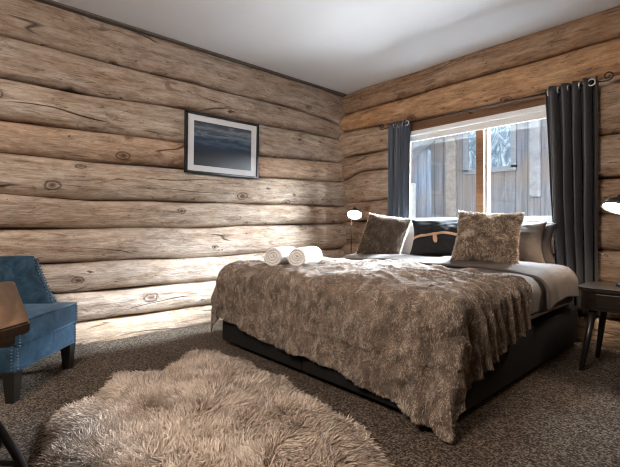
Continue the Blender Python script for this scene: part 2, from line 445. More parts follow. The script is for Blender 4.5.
# window wall
WX0, WX1, WZ0, WZ1 = .86, 2.37, .90, 1.985
SB_L = [[(-.2, 2.56), (5, 2.56)], [(-.2, 2.27), (.1, 2.284), (1.7, 2.302), (5, 2.30)], [(-.2, 2.06), (0, 2.075), (.9, 2.03), (1.53, 1.99), (2.3, 1.995), (2.8, 2.035), (5, 2.04)],
        [(-.2, 1.755), (.15, 1.763), (.95, 1.762)], [(-.2, 1.47), (0, 1.475), (.24, 1.55), (.95, 1.545)], [(-.2, 1.19), (.35, 1.20), (.95, 1.215)], [(-.2, .95), (.95, .97)], [(-.2, .70), (.95, .69)], [(-.2, .44), (.95, .43)], [(-.2, .2), (.95, .19)], [(-.2, -.05), (.95, -.05)]]
SB_R = [SB_L[2], [(2.2, 1.60), (2.66, 1.592), (5, 1.58)], [(2.2, 1.27), (2.66, 1.265), (5, 1.25)], [(2.2, .99), (5, .98)], [(2.2, .72), (2.66, .718), (5, .71)], [(2.2, .45), (5, .44)], [(2.2, .2), (5, .2)], [(2.2, -.05), (5, -.05)]]
warm = [(.80, .62, .47), (1.08, .76, .49), (1.02, .90, .78), (.86, .72, .60), (.92, .82, .72), (.84, .70, .60), (.82, .68, .58), (.8, .68, .58), (.8, .68, .58), (.8, .68, .58)]
M['low_bounce'] = simple('low_bounce_backing', (.035, .025, .018), .8, namp=.2)  # added dark tone on the unseen outer wall face, cuts bounced daylight
wb = struct(obj('wall_back', box(-.15, WX0-.02, .11, .18, 0, H), M['low_bounce']))
make_log('x', -.10, RX, seam(SB_L[1]), seam(SB_L[0]), warm[0], wb, 21.)
make_log('x', -.10, RX, seam(SB_L[2]), seam(SB_L[1]), warm[1], wb, 22.)
for i in range(2, 10):
    make_log('x', -.10, WX0, seam(SB_L[i+1]), seam(SB_L[i]), warm[i], wb, 23.+i)
toneR = [(1.0, .84, .70), (1.05, .90, .76), (.9, .72, .58), (.95, .78, .64), (.9, .74, .6), (.85, .7, .58), (.8, .68, .56)]
for i in range(7):
    make_log('x', WX1, RX, seam(SB_R[i+1]), seam(SB_R[i]), toneR[i], wb, 41.+i)
make_log('x', WX0-.01, WX1+.01, lambda t: .66, lambda t: .895, warm[6], wb, 51.)
make_log('x', WX0-.01, WX1+.01, lambda t: .42, lambda t: .66, warm[6], wb, 52.)
make_log('x', WX0-.01, WX1+.01, lambda t: .19, lambda t: .42, warm[6], wb, 53.)
make_log('x', WX0-.01, WX1+.01, lambda t: -.05, lambda t: .19, warm[6], wb, 54.)
bk = box(WX1+.02, RX, .11, .18, 0, H); box(WX0-.02, WX1+.02, .11, .18, 1.99, H, bm=bk); box(WX0-.02, WX1+.02, .11, .18, 0, .89, bm=bk)
obj('wall_backing', bk, M['low_bounce'], wb)
struct(obj('wall_right', box(RX, RX+.1, RY, .15, 0, H), M['plain_wall']))
struct(obj('wall_front', box(-.15, RX, RY-.1, RY, 0, H), M['plain_wall']))

struct(obj('shadow_strip_1', box(.0, .058, RY, .0, 2.502, 2.52), simple('shadow_strip_paint', (.10, .08, .066), .8)))  # dark strip painted in for the shadow line above the top log
# window_1
w1 = struct(empty('window_1', (0, 0, 0)))
b_ = box(WX0, WX1, -.035, .13, 1.885, 1.985, .004); obj('window_frame', b_, M['window_wood'], w1)
b_ = box(WX0, WX0+.035, -.02, .13, .93, 1.89, .004); obj('window_frame', b_, M['window_wood'], w1)
b_ = box(WX1-.035, WX1, -.02, .13, .93, 1.89, .004); obj('window_frame', b_, M['window_wood'], w1)
b_ = box(1.69, 1.765, .0, .10, .955, 1.89, .006); obj('mullion', b_, M['window_wood'], w1)
b_ = box(WX0-.02, WX1+.02, -.09, .14, .90, .93, .006); obj('window_sill', b_, M['white_paint'], w1)
for x0, x1 in ((WX0+.035, 1.69), (1.765, WX1-.035)):
    b_ = box(x0, x0+.018, .045, .10, .93, 1.89); box(x1-.018, x1, .045, .10, .93, 1.89, bm=b_)
    box(x0+.018, x1-.018, .045, .10, .93, .985, bm=b_); box(x0+.018, x1-.018, .045, .10, 1.87, 1.89, bm=b_)
    obj('window_sash', b_, M['sash'], w1)
    obj('window_pane', box(x0+.018, x1-.018, .072, .076, .985, 1.87), M['glass'], w1)

# roller blind
rb = tag(empty('roller_blind', (1.61, -.03, 1.90)), 'white roller blind wound up at the head of the window', 'blind')
rb_x0, rb_x1 = WX0+.015-1.61, WX1-.015-1.61
bb = box(rb_x0, rb_x1, -.048, .006, -.062, -.012, .010, 3); obj('blind_cassette', bb, M['white_paint'], rb)
bb = box(rb_x0+.01, rb_x1-.01, -.022, -.018, -.108, -.06); obj('blind_fabric', bb, M['blind'], rb)
bb = box(rb_x0+.01, rb_x1-.01, -.030, -.010, -.120, -.104, .004); obj('bottom_bar', bb, M['white_paint'], rb)

# ------------------------------------------------------------------ outside
gd = struct(obj('ground_outside', box(-8, 8, .3, 9, -.12, -.02), M['ground']))
ob = tag(empty('outbuilding', (0, 2.4, 0)), 'weathered grey board outbuilding with a small window, seen through the glass', 'building')
def roofz(x): return min(2.005 + (x+.644)*.62, 2.75)
P = [(-3.0, -.02), (2.15, -.02), (2.15, 2.70), (.45, 2.70), (-.644, 2.02), (-3.0, .55)]
bm = bmesh.new(); f0 = [bm.verts.new((x, 0, z)) for x, z in P]; f1 = [bm.verts.new((x, .12, z)) for x, z in P]
bm.faces.new(f0); bm.faces.new(f1[::-1])
for k in range(6): bm.faces.new((f0[k], f1[k], f1[(k+1) % 6], f0[(k+1) % 6]))
obj('board_wall', bm, M['out_boards'], ob)
bm = bmesh.new()
a, b2 = Vector((-3.1, -.25, .37)), Vector((.55, -.25, 2.81))
nrm = Vector((-(b2-a).z, 0, (b2-a).x)).normalized()*.13
pts = [a, b2, b2+nrm, a+nrm]
f0 = [bm.verts.new(p) for p in pts]; f1 = [bm.verts.new(p+Vector((0, 2.2, 0))) for p in pts]
bm.faces.new(f0); bm.faces.new(f1[::-1])
for k in range(4): bm.faces.new((f0[k], f1[k], f1[(k+1) % 4], f0[(k+1) % 4]))
obj('roof', bm, M['asphalt'], ob)
obj('corner_post', box(.06, .24, -.07, .0, .9, 2.6, .02), simple('post_wood', (.42, .37, .33), .9, nscale=9, namp=.25), ob)
obj('corner_post', box(1.33, 1.47, -.07, .0, 1.30, 2.6, .02), simple('pale_post', (.42, .43, .45), .9, nscale=9, namp=.2), ob)
fr = box(.36, .44, -.05, .02, 1.74, 2.52); box(1.08, 1.15, -.05, .02, 1.74, 2.52, bm=fr); box(.36, 1.15, -.05, .02, 1.70, 1.77, bm=fr); box(.36, 1.15, -.05, .02, 2.50, 2.57, bm=fr)
fw = obj('outer_window_frame', fr, simple('grey_trim', (.34, .36, .39), .8, namp=.1), ob)
obj('outer_window_pane', box(.44, 1.08, -.02, -.005, 1.77, 2.50), M['out_glass'], fw)
# low pale rendered block by the left edge of the view
tag(obj('garden_post', box(-.66, -.40, 2.0, 2.22, -.02, 1.62, .02), simple('pale_timber', (.55, .53, .51), .9, nscale=12, namp=.12)), 'pale squared timber post outside, low at the left of the window', 'post')

# ------------------------------------------------------------------ curtains and rod
def curtain(name, x0t, x1t, x0b, x1b, zt, zb, folds, amp, m, label, seed, y0=-.125):
    root = tag(empty(name, ((x0t+x1t)/2, y0, 0)), label, 'curtain', 'curtains on the rod')
    cx = (x0t+x1t)/2; nu, nv = 150, 40; P = np.zeros((nu, nv, 3))
    for i in range(nu):
        u = i/(nu-1)
        for j in range(nv):
            v = j/(nv-1)
            ph = folds*2*PI*u + .5*math.sin(2.2*PI*u+seed)
            xt = x0t+(x1t-x0t)*u; xb = x0b+(x1b-x0b)*u
            am = amp*(.75+.35*v+.25*nz(u*4, v*1.2, seed))
            x = xt+(xb-xt)*v - cx + .012*math.sin(2*ph+seed) + .01*nz(u*5, v*3, seed+5)
            y = am*math.sin(ph) + .01*nz(u*6, v*2.5, seed)
            P[i, j] = (x, y, zt+(zb-zt)*v)
    o = grid_mesh('panel', P, m, root)
    md = o.modifiers.new('th', 'SOLIDIFY'); md.thickness = .004; md.offset = 0
    return root, cx
curl, lcx = curtain('curtain', .775, 1.05, .755, 1.035, 2.0, .25, 4.5, .036, M['curtain_blue'], 'slate blue curtain on the left of the window, above the fur-trimmed dark pillow', .3)
curr, rcx = curtain('curtain', 2.315, 2.675, 2.40, 2.675, 2.0, .26, 4.6, .046, M['curtain'], 'wide charcoal curtain on the right of the window, above the nightstand', 1.9)
ROD_Y, ROD_Z = -.125, 1.962
for root, cx, xs in ((curl, lcx, (.81, .865, .92, .975, 1.03)), (curr, rcx, (2.345, 2.415, 2.485, 2.56, 2.64))):
    for x in xs:
        e = obj('eyelet', torus(.024, .006, (x-cx, -.022 if x in (1.03, 2.64) else 0, ROD_Z), 'y' if x in (1.03, 2.64) else 'x'), M['chrome'], root, True); e['label'] = 'metal eyelet ring'
rod = tag(empty('curtain_rod', (1.65, ROD_Y, ROD_Z)), 'thin black curtain rod with curled finials above the window', 'curtain rod')
obj('pole', tube([(-.90, 0, 0), (1.03, 0, 0)], .0075, 10), M['black_metal'], rod, True)
for s in (-1, 1):
    e0 = 1.02 if s > 0 else .89; pts = [(s*e0, 0, 0), (s*(e0+.03), 0, -.004)]
    for k in range(26):
        a = -PI/2 + k/25*2.6*PI; r = .034*(1-k/25*.72)
        pts.append((s*(e0+.065 + r*math.cos(a)), 0, .028 + r*math.sin(a)))
    obj('finial', tube(pts, .0055, 8), M['black_metal'], rod, True)
for x in (-.80, .02, .93):
    bk = tube([(x, 0, -.006), (x, .055, -.012), (x, .135, -.012)], .006, 8); box(x-.013, x+.013, .118, .136, -.05, .03, bm=bk)
    obj('bracket', bk, M['black_metal'], rod)

# ------------------------------------------------------------------ framed picture
pc = tag(empty('framed_picture', (.050, -1.712, 1.652)), 'framed dark blue misty landscape print hung on the log wall', 'picture')
W2, H2 = .392, .275
fb = box(-.015, .018, -W2, W2, H2-.022, H2, .002); box(-.015, .018, -W2, W2, -H2, -H2+.022, .002, bm=fb); box(-.015, .018, -W2, -W2+.022, -H2, H2, .002, bm=fb); box(-.015, .018, W2-.022, W2, -H2, H2, .002, bm=fb)
obj('frame', fb, M['frame_black'], pc)
obj('mat_board', box(-.012, .004, -W2+.02, W2-.02, -H2+.02, H2-.02), M['mat_board'], pc)
obj('print', box(.003, .006, -W2+.085, W2-.085, -H2+.075, H2-.075), M['print'], pc)
pc.rotation_euler = (0, math.radians(1.5), 0)

# ------------------------------------------------------------------ bed
BX0, BX1, BY0, BY1 = .72, 2.56, -2.12, -.17
bb = tag(empty('divan_bed', ((BX0+BX1)/2, (BY0+BY1)/2, 0)), 'black fabric divan base under the wide bed', 'bed base')
hx, hy = (BX1-BX0)/2, (BY1-BY0)/2
obj('divan_panel', box(-hx, -.002, -hy, hy, .035, .30, .012), M['black_fabric'], bb)
obj('divan_panel', box(.002, hx, -hy, hy, .035, .30, .012), M['black_fabric'], bb)
for sx in (-1, 1):
    for sy in (-1, 1):
        obj('foot', box(sx*(hx-.10)-.03, sx*(hx-.10)+.03, sy*(hy-.10)-.03, sy*(hy-.10)+.03, 0, .036), M['black_metal'], bb)
mt = tag(obj('mattress', box(BX0+.02, BX1-.03, BY0+.03, BY1-.0, .302, .520, .05, 4), M['white_sheet'], None, True), 'white mattress lying on the black divan base', 'mattress')

def drape(a, b, X0, X1, Yf, zt, r, seed, flare=.14, fold=.02, crown=.02, lump=.012, pw=3.0, rc=.20, shrink=.13, zmin=.02):
    """cloth point (a, b) laid over the bed top and hanging at the sides and foot; rc rounds the plan of the corner"""
    ex = max(a-(X1-rc), 0) - max((X0+rc)-a, 0); ey = max((Yf+rc)-b, 0)
    cx = min(max(a, X0+rc), X1-rc); cy = max(b, Yf+rc)
    u = min(1, max(0, (a-X0)/(X1-X0))); bump_ = crown*(4*u*(1-u))**.6 + lump*nz(a*2.6, b*2.6, seed) + lump*.5*nz(a*6, b*6, seed+3)
    e = (abs(ex)**pw + ey**pw)**(1/pw)
    if e < 1e-6: return (a, b, zt+bump_)
    dx, dy = ex/e, -ey/e                                # unit in the rounded-square norm
    th_ = math.atan2(abs(ex), ey); both = abs(ex) > 1e-4 and ey > 1e-4
    corner = math.sin(2*th_)**2 if both else 0
    e *= 1-shrink*corner
    fl_ = rc-r; arc = r*PI/2
    if e < fl_: off = e; dz = 0
    elif e < fl_+arc: off = fl_ + r*math.sin((e-fl_)/r); dz = r*(1-math.cos((e-fl_)/r))
    else: off = rc; dz = r + e - fl_ - arc
    k = min(1, dz/.35)
    off += flare*dz*corner
    s = (cx if abs(dy) > abs(dx) else -cy)*1.0 + th_*.25*(1 if ex > 0 else -1)
    off += k*(fold*(nz(s*5.2, dz*1.1, seed) + .30) + fold*.5*nz(s*11, dz*2, seed+7))
    if both: off += k*(.034*math.exp(-((th_-.28)/.12)**2) - .022*math.exp(-((th_-.55)/.15)**2) + .012*math.exp(-((th_-1.05)/.2)**2))
    return (cx+dx*off, cy+dy*off, zt+bump_*max(0, 1-dz*3)-dz)

# duvet
dv = tag(empty('duvet', ((BX0+BX1)/2, -1.2, .6)), 'taupe linen duvet spread under the fur throw', 'duvet')
dc = Vector(dv.location)
na, nb = 130, 100; P = np.zeros((na, nb, 3))
for i in range(na):
    for j in range(nb):
        a = (BX0-.28)+(BX1-BX0+.47)*i/(na-1); b = -.40-(1.95-.40)*j/(nb-1) - .03*nz(a*2, 3.3)
        hem = .035*nz(b*3, 8.1)
        if a > BX1: a = BX1+(a-BX1)*(1+hem*2)
        p = Vector(drape(a, b, BX0+.005, BX1+.02, -2.4, .580, .09, 4.2, fold=.020, crown=.022, lump=.018))
        P[i, j] = p-dc
o = grid_mesh('cover', P, M['taupe'], dv); md = o.modifiers.new('th', 'SOLIDIFY'); md.thickness = .03; md.offset = 1
# turned-back top edge, a soft second layer
P = np.zeros((na, 34, 3))
for i in range(na):
    for j in range(34):
        a = (BX0-.26)+(BX1-BX0+.485)*i/(na-1); t = j/33
        b = -.38 - (.50+.05*nz(a*2.4, 1.7)+.10*(a-BX0)/2)*t
        p = Vector(drape(a, b, BX0-.03, BX1+.055, -2.4, .612, .10, 6.7, fold=.026, crown=.018, lump=.026))
        rise = .016*math.sin(PI*min(1, t*1.0))+.004*math.sin(a*9+2*t)
        P[i, j] = p-dc+Vector((0, 0, rise-.02*max(0, t-.8)*5))
o = grid_mesh('turned_back_edge', P, M['taupe_dark'], dv); md = o.modifiers.new('th', 'SOLIDIFY'); md.thickness = .024; md.offset = 1
o.modifiers.new('sm', 'SUBSURF').levels = 1

# faux fur throw
FUR_T = fur_material('throw_fur', (.032, .021, .015), (.165, .116, .082), (.60, .49, .395), 24.0, sheen=.35, tipk=.28, rough=.6, stretch=(1, 1, .55))
HIDE_T = simple('throw_backing', (.17, .12, .088), .9, nscale=14, namp=.4)
th = tag(empty('fur_throw', (1.64, -1.8, .6)), 'brown faux fur throw draped over the foot of the bed', 'throw')
tc = Vector(th.location)
na, nb = 250, 190; P = np.zeros((na, nb, 3))
DL, DR = .44, .50; ZT, RT = .602, .085
for i in range(na):
    ua = i/(na-1)
    for j in range(nb):
        ub = j/(nb-1)
        a = (BX0-DL) + (BX1-BX0+DL+DR)*ua
        yh = -1.14 - .10*max(0, (a-1.2))/1.4 + .03*nz(a*1.6, 5.5)
        drop = float(np.interp(a, [.4, .7, .95, 1.35, 1.75, 2.1, 2.4, 2.6], [.42, .38, .40, .45, .455, .49, .54, .56]))
        yl = BY0-.035+.43*RT-drop + .016*nz(a*3.2, 9.9) + .006*nz(a*11, 4.4)
        b = yh + (yl-yh)*ub
        if a > BX1-.2:                                 # right hem climbs towards the head
            tt = max(0, min(1, (b+2.12)/.95)); a = BX1-.2 + (a-(BX1-.2))*(1-.36*tt**.8+.02*nz(b*5, 2.2))
        x, y, z = drape(a, b, BX0-.075, BX1+.045, BY0-.035, ZT, RT, 2.2, shrink=.075, flare=.11, fold=.026, crown=.022, lump=.016, rc=.20)
        P[i, j] = (x, y, z)
# crumpled pile: sharp little ridges over the whole cloth, gathers running over the right edge
Nn = grid_normals(P)
if Nn[na//2, 30, 2] < 0: Nn = -Nn
for i in range(na):
    for j in range(nb):
        x, y, z = P[i, j]; ua = i/(na-1); ub = j/(nb-1)
        rx = x + .25*(.6-z); ry = y - .25*(.6-z)
        q = 1-abs(nz(rx*5+1.2*nz(rx*2, ry*2, 7.), ry*5, z*4))*2.6
        q2 = 1-abs(nz(rx*12, ry*12, z*9+3))*2.4
        q3 = nz(rx*2.6, ry*2.6, z*2.6+9)
        d = .015*q + .008*q2 + .016*q3
        ac = rx*.80+ry*.60                               # folds running back from the near corner
        gk = max(0, min(1, (x-1.75)/.5))*max(0, min(1, (y+2.15)/.35))
        d = d*(1-.55*gk) + gk*.024*(1-1.9*abs(math.sin(.5*(62*(ry+.55*(min(x, 2.5)-2.2)) + 5*nz(rx*2.2, ry*2.2, 1.1))))**.8)*(.75+.9*nz(rx*3, ry*3, 6.))
        if z > .3: d = max(d-.006, -.005)
        else: d -= .012
        if z < .05: d = max(d, 0)*.4
        P[i, j] = P[i, j] + Nn[i, j]*d
        P[i, j, 2] = max(P[i, j, 2], .020)
P = P - np.array(tc)
o = grid_mesh('backing', P, HIDE_T, th); md = o.modifiers.new('th', 'SOLIDIFY'); md.thickness = .008; md.offset = 1
Nr = 200000
R_, N_, uu, vv = sample_grid(P, Nr, rng)
if N_[np.argmax(R_[:, 2])][2] < 0: N_ = -N_
fl_ = npnvec(R_, 6, 2.0) + .6*npnvec(R_, 20, 7.0)
dirs = N_*.50 + fl_*1.0 + np.array([.1, -.35, -.35])
ln = .0078*(.7+.6*rng.random(Nr)) * (1+.5*npnoise(R_, 14, 3.0))
edge = (vv < 3) | (vv > nb-4) | (uu > na-4) | (uu < 3); ln[edge] *= 1.35
strands('fur', R_, dirs, ln, np.full(Nr, .00145), FUR_T, th, 2, np.tile([0, 0, -.2], (Nr, 1)), 3)

# ------------------------------------------------------------------ pillows
def pillow(name, c, w, h, t, yaw, lean, roll, m, label, cat, seed, group=None, sag=.012, n=36, pinch=.06):
    """standing pillow: local x = width, z = height, y = thickness; c = centre of the lower edge"""
    root = tag(empty(name, c), label, cat, group)
    root.rotation_euler = (Matrix.Rotation(yaw, 3, 'Z') @ Matrix.Rotation(-lean, 3, 'X') @ Matrix.Rotation(roll, 3, 'Y')).to_euler()
    F = []
    for side in (-1, 1):
        P = np.zeros((n+1, n+1, 3))
        for i in range(n+1):
            for j in range(n+1):
                u = -1+2*i/n; v = -1+2*j/n
                pu = 1-pinch*(1-abs(u)**2)*(abs(v)**4); pv = 1-pinch*(1-abs(v)**2)*(abs(u)**4)
                x = u*w/2*(1-pinch*(1-v*v)*abs(u)**3); z = h/2 + v*h/2*(1-pinch*(1-u*u)*abs(v)**3)
                puff = ((1-abs(u)**2.4)*(1-abs(v)**2.4))**.55
                y = side*(t/2*puff) + sag*nz(u*2+seed, v*2, side+seed)*puff + .4*sag*nz(u*6, v*6, side+seed)*puff
                y += .02*math.sin(v*2)*(.5)                   # slight bow
                P[i, j] = (x, y, z)
        F.append(P)
    n1 = n+1; vs = F[0].reshape(-1, 3).tolist() + F[1].reshape(-1, 3).tolist(); fs = []
    def idx(s, i, j):
        return (i*n1+j) if (s == 0 or i in (0, n) or j in (0, n)) else n1*n1+i*n1+j
    for s in (0, 1):
        for i in range(n):
            for j in range(n):
                f = (idx(s, i, j), idx(s, i+1, j), idx(s, i+1, j+1), idx(s, i, j+1)); fs.append(f if s == 0 else f[::-1])
    used = sorted({k for f in fs for k in f}); mp = {k: q for q, k in enumerate(used)}
    pyobj('cover', [vs[k] for k in used], [tuple(mp[k] for k in f) for f in fs], m, root)
    return root, F
def pillow_fur(root, F, m, count, length, width, seed, trim=None):
    r = np.random.default_rng(seed)
    for P, sg, nm in ((F[0], 1, 'fur'),):
        pts = []; nrm = []
        for Q, s in ((F[0], -1), (F[1], 1)):
            k = int(count*(.7 if s < 0 else .3))
            R, N, _, _ = sample_grid(Q, k, r)
            N = np.where((N[:, 1]*s < 0)[:, None], -N, N); pts.append(R); nrm.append(N)
        R = np.concatenate(pts); N = np.concatenate(nrm)
        fl = npnvec(R, 9, seed)+.4*npnvec(R, 26, seed+3)
        d = N*.8+fl*.9+np.array([0, 0, -.25])
        ln = length*(.7+.6*r.random(len(R)))
        strands('fur', R, d, ln, np.full(len(R), width), m, root, 2, np.tile([0, 0, -.2], (len(R), 1)), seed)
    if trim:
        tm, tl, tn = trim
        Q = F[0]; n = Q.shape[0]
        ring = np.concatenate([Q[:, 0], Q[-1, :], Q[::-1, -1], Q[0, ::-1]])
        k = r.integers(0, len(ring)-1, tn); f = r.random(tn)[:, None]
        R = ring[k]*(1-f)+ring[k+1]*f
        c = np.array([0, 0, (ring[:, 2].max()+ring[:, 2].min())/2])
        d = (R-c); d /= np.linalg.norm(d, axis=1, keepdims=True); d = d*.9 + r.normal(size=d.shape)*.55
        o = strands('trim', R, d, tl*(.6+.7*r.random(tn)), np.full(tn, .0022), tm, root, 2, None, seed+1); o['label'] = 'pale fluffy edge with painted backlight'

FUR_D = fur_material('pillow_fur_brown', (.030, .021, .014), (.080, .056, .038), (.26, .19, .13), 16, tipk=.18)
FUR_L = fur_material('pillow_fur_tan', (.07, .046, .031), (.25, .178, .128), (.62, .50, .39), 14, tipk=.38)
FUR_W = fur_material('pillow_edge_backlit', (.5, .42, .34), (.66, .58, .5), (.85, .8, .74), 11, tipk=.5)  # pale edge hair, with the window's backlit rim put into its colour
HD = simple('fur_backing_dark', (.06, .042, .03), .9); HL = simple('fur_backing_tan', (.19, .135, .095), .9)
ra = math.radians
DT = .620
# sleeping pillows against the wall
pillow('bed_pillow', (1.23, -.36, DT-.02), .60, .36, .13, ra(4), ra(20), 0, M['grey_pillow'], 'pale grey bed pillow half hidden behind the dark fur pillow', 'pillow', 1.1, 'sleeping pillows by the window')
pillow('bed_pillow', (2.165, -.50, DT-.03), .56, .36, .14, ra(12), ra(20), ra(-2), M['taupe_p'], 'taupe bed pillow with a pointed corner right of the tan fur pillow', 'pillow', 2.1, 'sleeping pillows by the window', pinch=.15, sag=.02)
pillow('bed_pillow', (2.19, -.36, DT-.04), .56, .35, .12, ra(8), ra(18), ra(-3), M['taupe_q'], 'dark brown bed pillow rearmost on the right, by the charcoal curtain', 'pillow', 3.1, 'sleeping pillows by the window', pinch=.15, sag=.02)
# scatter pillows
r1, F1 = pillow('fur_pillow', (1.05, -.66, DT-.02), .44, .43, .15, ra(14), ra(22), ra(8), HD, 'dark brown fur pillow with a pale fluffy edge, nearest the bedside lamp', 'pillow', 4.1, 'fur pillows on the bed', pinch=.08, sag=.02)
pillow_fur(r1, F1, FUR_D, 9000, .012, .0026, 21, (FUR_W, .020, 1500))
r3, F3 = pillow('cushion', (1.66, -.60, DT-.0), .54, .39, .15, ra(16), ra(24), ra(-3), M['black_cushion'], 'black cushion with a knotted tan leather strap', 'cushion', 5.1, pinch=.15, sag=.022)
r4, F4 = pillow('fur_pillow', (2.13, -.80, DT+.01), .45, .41, .17, ra(16), ra(24), ra(3), HL, 'light brown fur pillow leaning beside the black strapped cushion', 'pillow', 6.1, 'fur pillows on the bed', pinch=.11, sag=.035)
pillow_fur(r4, F4, FUR_L, 11000, .020, .0032, 31, (FUR_W, .018, 1100))
# leather strap on the black cushion: follows the front face, with a hanging tab
Pf = F3[0]; n = 36
strap = bmesh.new(); prev = None
for i in range(n+1):
    j = n*.60 + 2.2*math.sin(i/n*PI)
    j = n*.44 + 3.2*math.sin(i/n*PI); j0 = int(j); f = j-j0
    p = Pf[i, j0]*(1-f)+Pf[i, j0+1]*f; hw = .011
    vs = [strap.verts.new((p[0], p[1]-.006, p[2]-hw)), strap.verts.new((p[0], p[1]-.006, p[2]+hw)), strap.verts.new((p[0], p[1]-.001, p[2]+hw)), strap.verts.new((p[0], p[1]-.001, p[2]-hw))]
    if prev:
        for k in range(4): strap.faces.new((prev[k], prev[(k+1) % 4], vs[(k+1) % 4], vs[k]))
    prev = vs
s_ = obj('strap', strap, M['tan_leather'], r3); s_['label'] = 'tan leather strap across the front'
p = Pf[n//2-2, 19]; q = Pf[n//2-1, 11]
tab = bmesh.new(); prev = None
for k in range(9):
    t = k/8; c = p*(1-t)+q*t; hw = .010+.010*math.sin(t*PI)*(.6+.4*t); y = c[1]-.016+.004*t
    vs = [tab.verts.new((c[0]-hw, y, c[2])), tab.verts.new((c[0]+hw, y, c[2])), tab.verts.new((c[0]+hw, y+.006, c[2])), tab.verts.new((c[0]-hw, y+.006, c[2]))]
    if prev:
        for e in range(4): tab.faces.new((prev[e], prev[(e+1) % 4], vs[(e+1) % 4], vs[e]))
    else: tab.faces.new(vs)
    prev = vs
tab.faces.new(prev)
s_ = obj('strap_tab', tab, M['tan_leather'], r3); s_['label'] = 'hanging end of the leather strap'

# ------------------------------------------------------------------ rolled towels
def towel(loc, yaw, R, L, label, seed):
    root = tag(empty('rolled_towel', loc, yaw), label, 'towel', 'rolled towels on the throw')
    turns, th_ = 3.4, .0195; N = 130; ny = 12
    vs = []; fs = []
    for j in range(ny+1):
        y = -L/2+L*j/ny
        ed = 1-.07*(abs(2*j/ny-1)**6)
        for i in range(N+1):
            a = i/N*turns*2*PI
            ro = (R - th_*(turns - a/(2*PI)))*ed
            ro = max(ro, .008)
            ri = max(ro-th_*.86, .002)
            wob = 1+.03*nz(a*.8, y*6, seed)+ .02*nz(a*3, y*20, seed)
            yy = y + .006*nz(a*.6, seed, j*.1)
            for r in (ro*wob, ri*wob):
                vs.append((r*math.cos(-a-.7), yy, r*math.sin(-a-.7)*.96))
    S = 2*(N+1)
    for j in range(ny):
        for i in range(N):
            for s in (0, 1):
                p0 = j*S+2*i+s; f = (p0, p0+2, p0+S+2, p0+S); fs.append(f if s == 0 else f[::-1])
        for i in (0, N): p0 = j*S+2*i; fs.append((p0, p0+1, p0+S+1, p0+S))
    for j in (0, ny):
        for i in range(N): p0 = j*S+2*i; fs.append((p0, p0+1, p0+3, p0+2))
    o = pyobj('terry_roll', vs, fs, M['towel'], root, True)
    bm = bmesh.new(); bm.from_mesh(o.data); bmesh.ops.recalc_face_normals(bm, faces=bm.faces); bm.to_mesh(o.data); bm.free()
    return root
ty = math.atan2(.42, .91)
towel((1.225, -1.94, .696), ty, .078, .27, 'rolled white towel on the left of the pair, lying on the fur throw', 1.)
towel((1.365, -1.84, .696), ty-.05, .078, .28, 'rolled white towel on the right of the pair, lying on the fur throw', 2.)

# ------------------------------------------------------------------ nightstands and lamps
def nightstand(loc, label):
    root = tag(empty('nightstand', loc), label, 'nightstand', 'bedside nightstands')
    def rr(w, d, rad, z0, z1, inset=0):
        bm = bmesh.new(); pts = []
        for cx, cy, a0 in ((w/2-rad, d/2-rad, 0), (-w/2+rad, d/2-rad, 90), (-w/2+rad, -d/2+rad, 180), (w/2-rad, -d/2+rad, 270)):
            for k in range(9):
                a = ra(a0+k*90/8); pts.append((cx+rad*math.cos(a), cy+rad*math.sin(a)))
        lo = [bm.verts.new((x, y, z0)) for x, y in pts]; hi = [bm.verts.new((x, y, z1)) for x, y in pts]
        bm.faces.new(lo[::-1]); bm.faces.new(hi)
        for k in range(len(pts)): k2 = (k+1) % len(pts); bm.faces.new((lo[k], lo[k2], hi[k2], hi[k]))
        return bm
    obj('top', rr(.48, .44, .11, .500, .52), M['night_wood'], root)
    obj('apron', rr(.45, .41, .10, .385, .500), M['night_wood'], root)
    dr = obj('drawer', box(-.125, .125, -.212, -.200, .40, .487, .003), M['night_wood'], root)
    obj('knob', tube([(0, -.21, .443), (0, -.222, .443), (0, -.232, .443)], [.005, .010, .008], 12), M['black_metal'], dr, True)
    for sx in (-1, 1):
        for sy in (-1, 1):
            obj('leg', tube([(sx*.15, sy*.14, .39), (sx*.205, sy*.19, 0)], [.022, .014], 12), M['leg_wood'], root, True)
    return root
nightstand((2.93, -.56, 0), 'dark wooden nightstand with splayed legs beside the charcoal curtain')
nightstand((.36, -.34, 0), 'dark wooden nightstand in the corner behind the bed, under the lit lamp')

